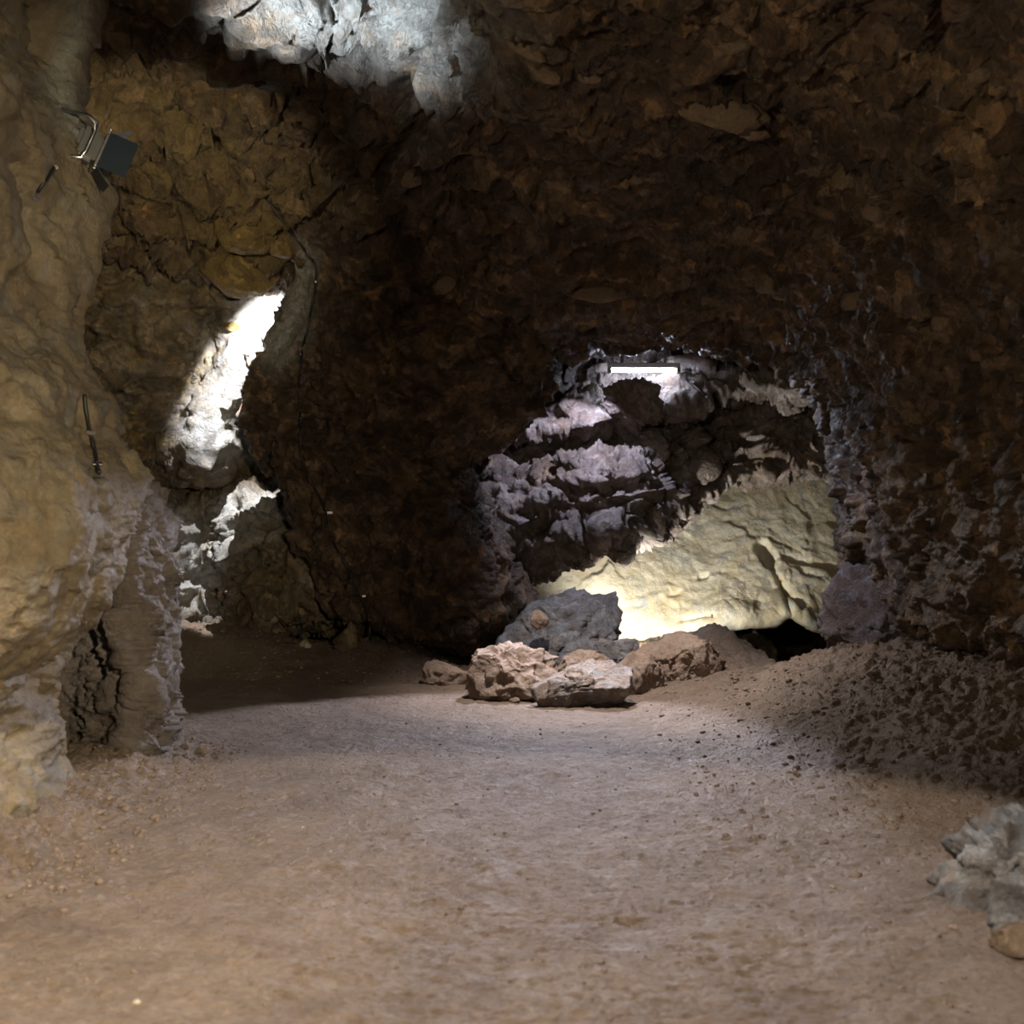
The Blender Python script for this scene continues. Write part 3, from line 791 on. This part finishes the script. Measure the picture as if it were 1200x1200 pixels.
def pebble(px, py, w_px, h_px, mat, seed, label):
    Yb = CH * F / (py - 600)
    for _ in range(6):
        x = (px - 600) / F * Yb
        Yb = (CH - float(floor_h(np.array([x]), np.array([Yb]))[0])) * F / (py - 600)
    rnd = np.random.RandomState(seed)
    a = np.linspace(0, 2 * np.pi, 9, endpoint=False)
    out = [(px + w_px / 2 * math.cos(t) * rnd.uniform(0.8, 1.1), py - h_px * 0.3 - h_px / 2 * math.sin(t) * rnd.uniform(0.8, 1.1)) for t in a]
    return tag(rock('small_stone', out, Yb, w_px / F * Yb * 0.8, mat, seed, 3, 0.75, 4), label, 'stone')


pebble(238, 882, 17, 9, M_brown, 40, 'small brown stone lying alone on the floor beside the left wall foot')
pebble(1118, 1089, 13, 7, M_brown, 41, 'dark brown chip on the floor left of the right foreground stones')
pebble(1107, 1093, 8, 3, M_brown, 42, 'thin flat chip beside the dark brown chip near the right foreground stones')
pebble(540, 1066, 10, 5, M_stone, 43, 'dark pebble alone in the middle of the foreground floor')
pebble(603, 822, 12, 6, M_brown, 44, 'pebble at the foot of the pitted brown boulder')
pebble(160, 1176, 10, 6, M_pale, 45, 'pale pebble on the floor at the bottom left')
pebble(975, 1040, 6, 4, M_pale, 46, 'tiny pale pebble on the lit floor right of centre')

# loose crumbs of earth on the mound, the left foot and the open floor
rng = np.random.RandomState(5)
pv, pf = ico(1)
V_all, F_all = [], []
cnt = 0
while cnt < 4200:
    k = rng.rand()
    if k < 0.55:
        x, y = rng.uniform(0.9, 3.1), rng.uniform(4.8, 9.6)
        if rng.rand() > 0.25 + sstep(1.2, 2.2, x):
            continue
        s = 0.005 + 0.018 * rng.rand() ** 5
    elif k < 0.68:
        x, y = rng.uniform(-2.25, -1.55), rng.uniform(4.3, 7.6)
        s = 0.006 + 0.016 * rng.rand() ** 4
    elif k < 0.76:
        x, y = rng.uniform(-3.2, -0.3), rng.uniform(10.2, 11.5)
        s = 0.008 + 0.02 * rng.rand() ** 4
    else:
        y = rng.uniform(3.2, 10.2)
        x = rng.uniform(-0.4, 0.4) * y
        if x < -1.9:
            continue
        s = 0.003 + 0.008 * rng.rand() ** 4
    sc = s * np.array([rng.uniform(0.8, 1.5), rng.uniform(0.8, 1.5), rng.uniform(0.5, 0.9)])
    V_all.append(pv * sc * rng.uniform(0.75, 1.2, (len(pv), 1)) + np.array([x, y, 0]))
    F_all.append(pf + len(pv) * cnt)
    cnt += 1
V_all = np.concatenate(V_all)
cen = V_all.reshape(-1, len(pv), 3).mean(1)
V_all[:, 2] += np.repeat(floor_h(cen[:, 0], cen[:, 1]), len(pv)) + 0.002
crumbs = mesh_np('earth_crumbs', V_all, np.concatenate(F_all), M_crumb, None, True)
crumbs['kind'] = 'stuff'
tag(crumbs, 'loose brown earth crumbs and grit strewn over the cave floor and mound', 'grit')

# ------------------------------------------------------------------ points on the finished rock
bpy.context.view_layer.update()
dg = bpy.context.evaluated_depsgraph_get()


def hit(px, py, skip=()):
    d = Vector(at(px, py, 1.0)) - Vector((0, 0, CH))
    d.normalize()
    org = Vector((0, 0, CH))
    for _ in range(6):
        ok, loc, nrm, _i, ob, _m = S.ray_cast(dg, org, d)
        if not ok:
            return None, None, None
        if nrm.dot(d) > 0:
            nrm = -nrm
        return loc, nrm, ob
    return None, None, None


def tube_np(pts, r, seg=8):
    """Swept round tube, closed ends: vertices and quads."""
    pts = [Vector(p) for p in pts]
    V, Q = [], []
    up = Vector((0.13, 0.31, 0.94)).normalized()
    for i, p in enumerate(pts):
        t = (pts[min(i + 1, len(pts) - 1)] - pts[max(i - 1, 0)]).normalized()
        a = t.cross(up).normalized()
        b = a.cross(t)
        for k in range(seg):
            an = 2 * math.pi * k / seg
            V.append(p + r * (math.cos(an) * a + math.sin(an) * b))
    n = len(pts)
    for i in range(n - 1):
        for k in range(seg):
            Q.append([i * seg + k, i * seg + (k + 1) % seg, (i + 1) * seg + (k + 1) % seg, (i + 1) * seg + k])
    c0 = len(V)
    V += [pts[0], pts[-1]]
    for k in range(seg):
        Q.append([c0, (k + 1) % seg, k, k])
        Q.append([c0 + 1, (n - 1) * seg + k, (n - 1) * seg + (k + 1) % seg, (n - 1) * seg + (k + 1) % seg])
    return V, Q


def pymesh(name, V, Q, mat, parent=None, smooth=False, loc=(0, 0, 0), rot=None):
    me = bpy.data.meshes.new(name)
    me.from_pydata([tuple(v) for v in V], [], [list(dict.fromkeys(q)) for q in Q])
    me.validate()
    for p in me.polygons:
        p.use_smooth = smooth
    me.materials.append(mat)
    o = bpy.data.objects.new(name, me)
    COL.objects.link(o)
    o.parent = parent
    o.location = loc
    if rot is not None:
        o.rotation_euler = rot
    return o


def boxmesh(name, c, s, mat, parent=None, bev=0.004, rot=None):
    import bmesh
    bm = bmesh.new()
    bmesh.ops.create_cube(bm, size=1.0)
    for v in bm.verts:
        v.co = Vector((v.co.x * s[0], v.co.y * s[1], v.co.z * s[2]))
    bmesh.ops.bevel(bm, geom=bm.edges[:], offset=bev, segments=2, affect='EDGES')
    me = bpy.data.meshes.new(name)
    bm.to_mesh(me)
    bm.free()
    me.materials.append(mat)
    o = bpy.data.objects.new(name, me)
    COL.objects.link(o)
    o.parent = parent
    o.location = c
    if rot is not None:
        o.rotation_euler = rot
    return o


def cable(name, label, pix, r, clips, off=0.012):
    pts = []
    for (x0, y0), (x1, y1) in zip(pix[:-1], pix[1:]):
        n = max(2, int(math.hypot(x1 - x0, y1 - y0) / 5))
        for k in range(n):
            l, nn, ob = hit(x0 + (x1 - x0) * k / n, y0 + (y1 - y0) * k / n)
            if l is not None:
                pts.append(l + nn * off)
    # keep the run taut: bridge jumps in depth
    a = np.array([tuple(p) for p in pts])
    for c in range(3):
        for _ in range(2):
            a[1:-1, c] = (a[:-2, c] + a[1:-1, c] * 2 + a[2:, c]) / 4
    V, Q = tube_np([Vector(p) for p in a], r)
    o = pymesh(name, V, Q, M_cable, None, True)
    tag(o, label, 'cable')
    for cx, cy in clips:
        l, nn, ob = hit(cx, cy)
        if l is None:
            continue
        t = nn.to_track_quat('Z', 'Y').to_euler()
        c = boxmesh('cable_clip', l + nn * (off + r * 0.6), (0.05, 0.022, 0.02), M_clip, o, 0.004, t)
        c['label'] = 'bright metal clip'
    return o


# ------------------------------------------------------------------ stones set in the roof and walls (parts of them)
def embed(px, py, w, h, ang, seed, mat=M_stone, proud=0.35, deep=0.8, cut=0.72):
    l, n, ob = hit(px, py)
    if l is None:
        return
    Yd = l.y
    D, Fc = ico(4)
    D = D.astype(float)
    a, b = w / F * Yd / 2, h / F * Yd / 2
    c = min(a, b) * deep
    p = D * 1.3 + seed * 2.3
    U = D * (1 + 0.26 * fbm(p, 3) + 0.10 * ridged(p * 2.2, 2) + 0.07 * facet(p * 2.5))[:, None]
    rnd = np.random.RandomState(seed)
    for i in range(5):
        nn = rnd.normal(size=3)
        nn /= np.linalg.norm(nn)
        s = np.clip(U @ nn - cut, 0, None)
        U = U - 0.9 * s[:, None] * nn
    U = U * np.array([a, c, b])
    ca, sa = math.cos(R(ang)), math.sin(R(ang))
    x = U[:, 0] * ca + U[:, 2] * sa
    z = -U[:, 0] * sa + U[:, 2] * ca
    Pn = np.stack([x, U[:, 1], z], 1)
    loc = l - n * c * (1 - proud * 2)
    o = mesh_np('embedded_stone', Pn, Fc, mat, None, True, tuple(loc))
    o.parent = ob
    return o


for i, (px, py, w, h, ang) in enumerate([(840, 130, 118, 50, 12), (882, 152, 46, 26, 10), (1026, 250, 30, 34, 20), (1150, 85, 32, 22, -15), (950, 155, 36, 18, 40), (610, 55, 56, 26, 35), (690, 90, 30, 18, 10),
                                        (635, 85, 50, 24, 30), (745, 210, 18, 14, 0), (990, 205, 30, 36, 30), (700, 345, 80, 22, 5), (1105, 375, 26, 34, 10), (900, 330, 34, 40, 30), (735, 365, 26, 30, 0), (1000, 355, 30, 30, 0),
                                        (520, 330, 40, 24, -30), (860, 55, 40, 22, 0), (480, 205, 44, 30, 35)]):
    embed(px, py, w, h, ang, 200 + i)
kn = [embed(280, 312, 86, 60, 10, 231, M_ochre, 0.70, 1.1, 0.9), embed(294, 274, 70, 52, 20, 232, M_ochre, 0.70, 1.1, 0.9), embed(270, 383, 22, 13, 10, 233, M_ochre, 0.6, 1.2), embed(330, 290, 32, 32, 20, 234, M_ochre, 0.6, 1.0)]
for k in kn:
    if k:
        k.name = 'rock_knob'
        k['label'] = 'ochre rounded knob'

# ------------------------------------------------------------------ cables
cable('cable', 'thin black cable with bright clips running down the dark rock beside the lit streak', [(312, 232), (340, 270), (366, 305), (372, 312), (370, 345), (358, 395), (350, 440), (352, 490), (352, 530), (362, 560), (382, 595), (393, 640), (412, 675), (427, 708), (436, 728)], 0.011,
      [(371, 330), (353, 415), (352, 470), (353, 488), (366, 570), (386, 600), (392, 632), (412, 662), (425, 699)])
cable('cable', 'black cable with two clips trailing right from the fluorescent lamp', [(800, 443), (815, 452), (828, 468), (845, 478), (870, 482)], 0.012, [(812, 447), (827, 466)])
cable('cable', 'short black cable with two clips on the left wall beneath the floodlight', [(62, 194), (55, 206), (46, 218), (39, 229)], 0.009, [(62, 195), (40, 228)])
cable('cable', 'black cable run in the groove of the left wall at mid height', [(97, 462), (103, 500), (110, 530), (116, 562)], 0.010, [(104, 505), (113, 547)])

# dark stake with a small bright head on the bank
l, n, ob = hit(433, 750)
t = bpy.data.objects.new('stake', None)
COL.objects.link(t)
t.location = l
tag(t, 'short dark stake with a bright cap on the left earth bank', 'stake')
V, Q = tube_np([(0, 0, -0.04), (0, 0, 0.08), (0.012, 0, 0.16)], 0.017, 10)
pymesh('post', V, Q, M_cable, t, True)
boxmesh('cap', (0.012, -0.004, 0.168), (0.03, 0.03, 0.02), M_clip, t, 0.004)['label'] = 'bright cap'

# ------------------------------------------------------------------ fluorescent batten in the recess
lx0, lx1, ly, LY = 712, 797, 436, 11.95
p0, p1 = Vector(at(lx0, ly - 2, LY)), Vector(at(lx1, ly - 2, LY))
L = (p1 - p0).length
t = bpy.data.objects.new('fluorescent_lamp', None)
COL.objects.link(t)
t.location = (p0 + p1) / 2
tag(t, 'glowing fluorescent batten lamp mounted under the roof of the rear recess', 'lamp')
boxmesh('housing', (0, 0.02, 0.045), (L, 0.09, 0.05), M_batten, t, 0.008)
for sx in (-1, 1):
    boxmesh('end_cap', (sx * (L / 2 - 0.018), 0, 0.0), (0.036, 0.075, 0.055), M_greyp, t, 0.006)
V, Q = tube_np([(-L / 2 + 0.03, 0, 0.0), (0, 0, 0.0), (L / 2 - 0.03, 0, 0.0)], 0.018, 14)
pymesh('tube', V, Q, M_tube, t, True)['label'] = 'glowing white tube'
for sx in (-0.6, 0.6):
    boxmesh('bracket', (sx * L / 2, 0.03, 0.12), (0.03, 0.02, 0.12), M_greyp, t, 0.003)

# ------------------------------------------------------------------ floodlight with flaps on the left wall
fl = bpy.data.objects.new('floodlight', None)
COL.objects.link(fl)
fl.location = at(104, 168, 6.35)
fl.rotation_euler = (R(0), R(22), R(30))
fl.scale = (1.12, 1.12, 1.12)
tag(fl, 'metal floodlight with dark barn-door flaps bracketed to the top of the left wall', 'floodlight')
boxmesh('housing', (0, 0.04, 0), (0.11, 0.10, 0.155), M_greyp, fl, 0.02)
boxmesh('back_box', (-0.07, 0.04, -0.01), (0.05, 0.07, 0.10), M_metal, fl, 0.012)
boxmesh('front_rim', (0.062, 0.04, 0), (0.014, 0.13, 0.18), M_metal, fl, 0.004)
boxmesh('front_glass', (0.066, 0.04, 0), (0.012, 0.10, 0.15), M_glass, fl, 0.003)
boxmesh('barn_door', (0.13, -0.045, 0.0), (0.135, 0.004, 0.175), M_dkblue, fl, 0.001, (0, 0, R(-18)))['label'] = 'dark blue-black flap'
boxmesh('barn_door', (0.11, 0.04, 0.115), (0.10, 0.13, 0.004), M_greyp, fl, 0.001, (0, R(-35), 0))
boxmesh('barn_door', (0.11, 0.04, -0.115), (0.10, 0.13, 0.004), M_dkblue, fl, 0.001, (0, R(35), 0))
V, Q = tube_np([(-0.16, 0.05, -0.10), (-0.05, -0.035, -0.105), (-0.012, -0.035, -0.09), (0.0, -0.035, -0.05), (0.0, -0.035, 0.05), (-0.012, -0.035, 0.09), (-0.05, -0.035, 0.105), (-0.16, 0.05, 0.10)], 0.009, 8)
pymesh('bracket', V, Q, M_metal, fl, True)['label'] = 'shiny bent metal bracket'
for c in [(0.06, -0.03, 0.10), (0.19, -0.06, 0.085), (0.06, -0.03, -0.10)]:
    boxmesh('screw', c, (0.014, 0.014, 0.014), M_clip, fl, 0.004)
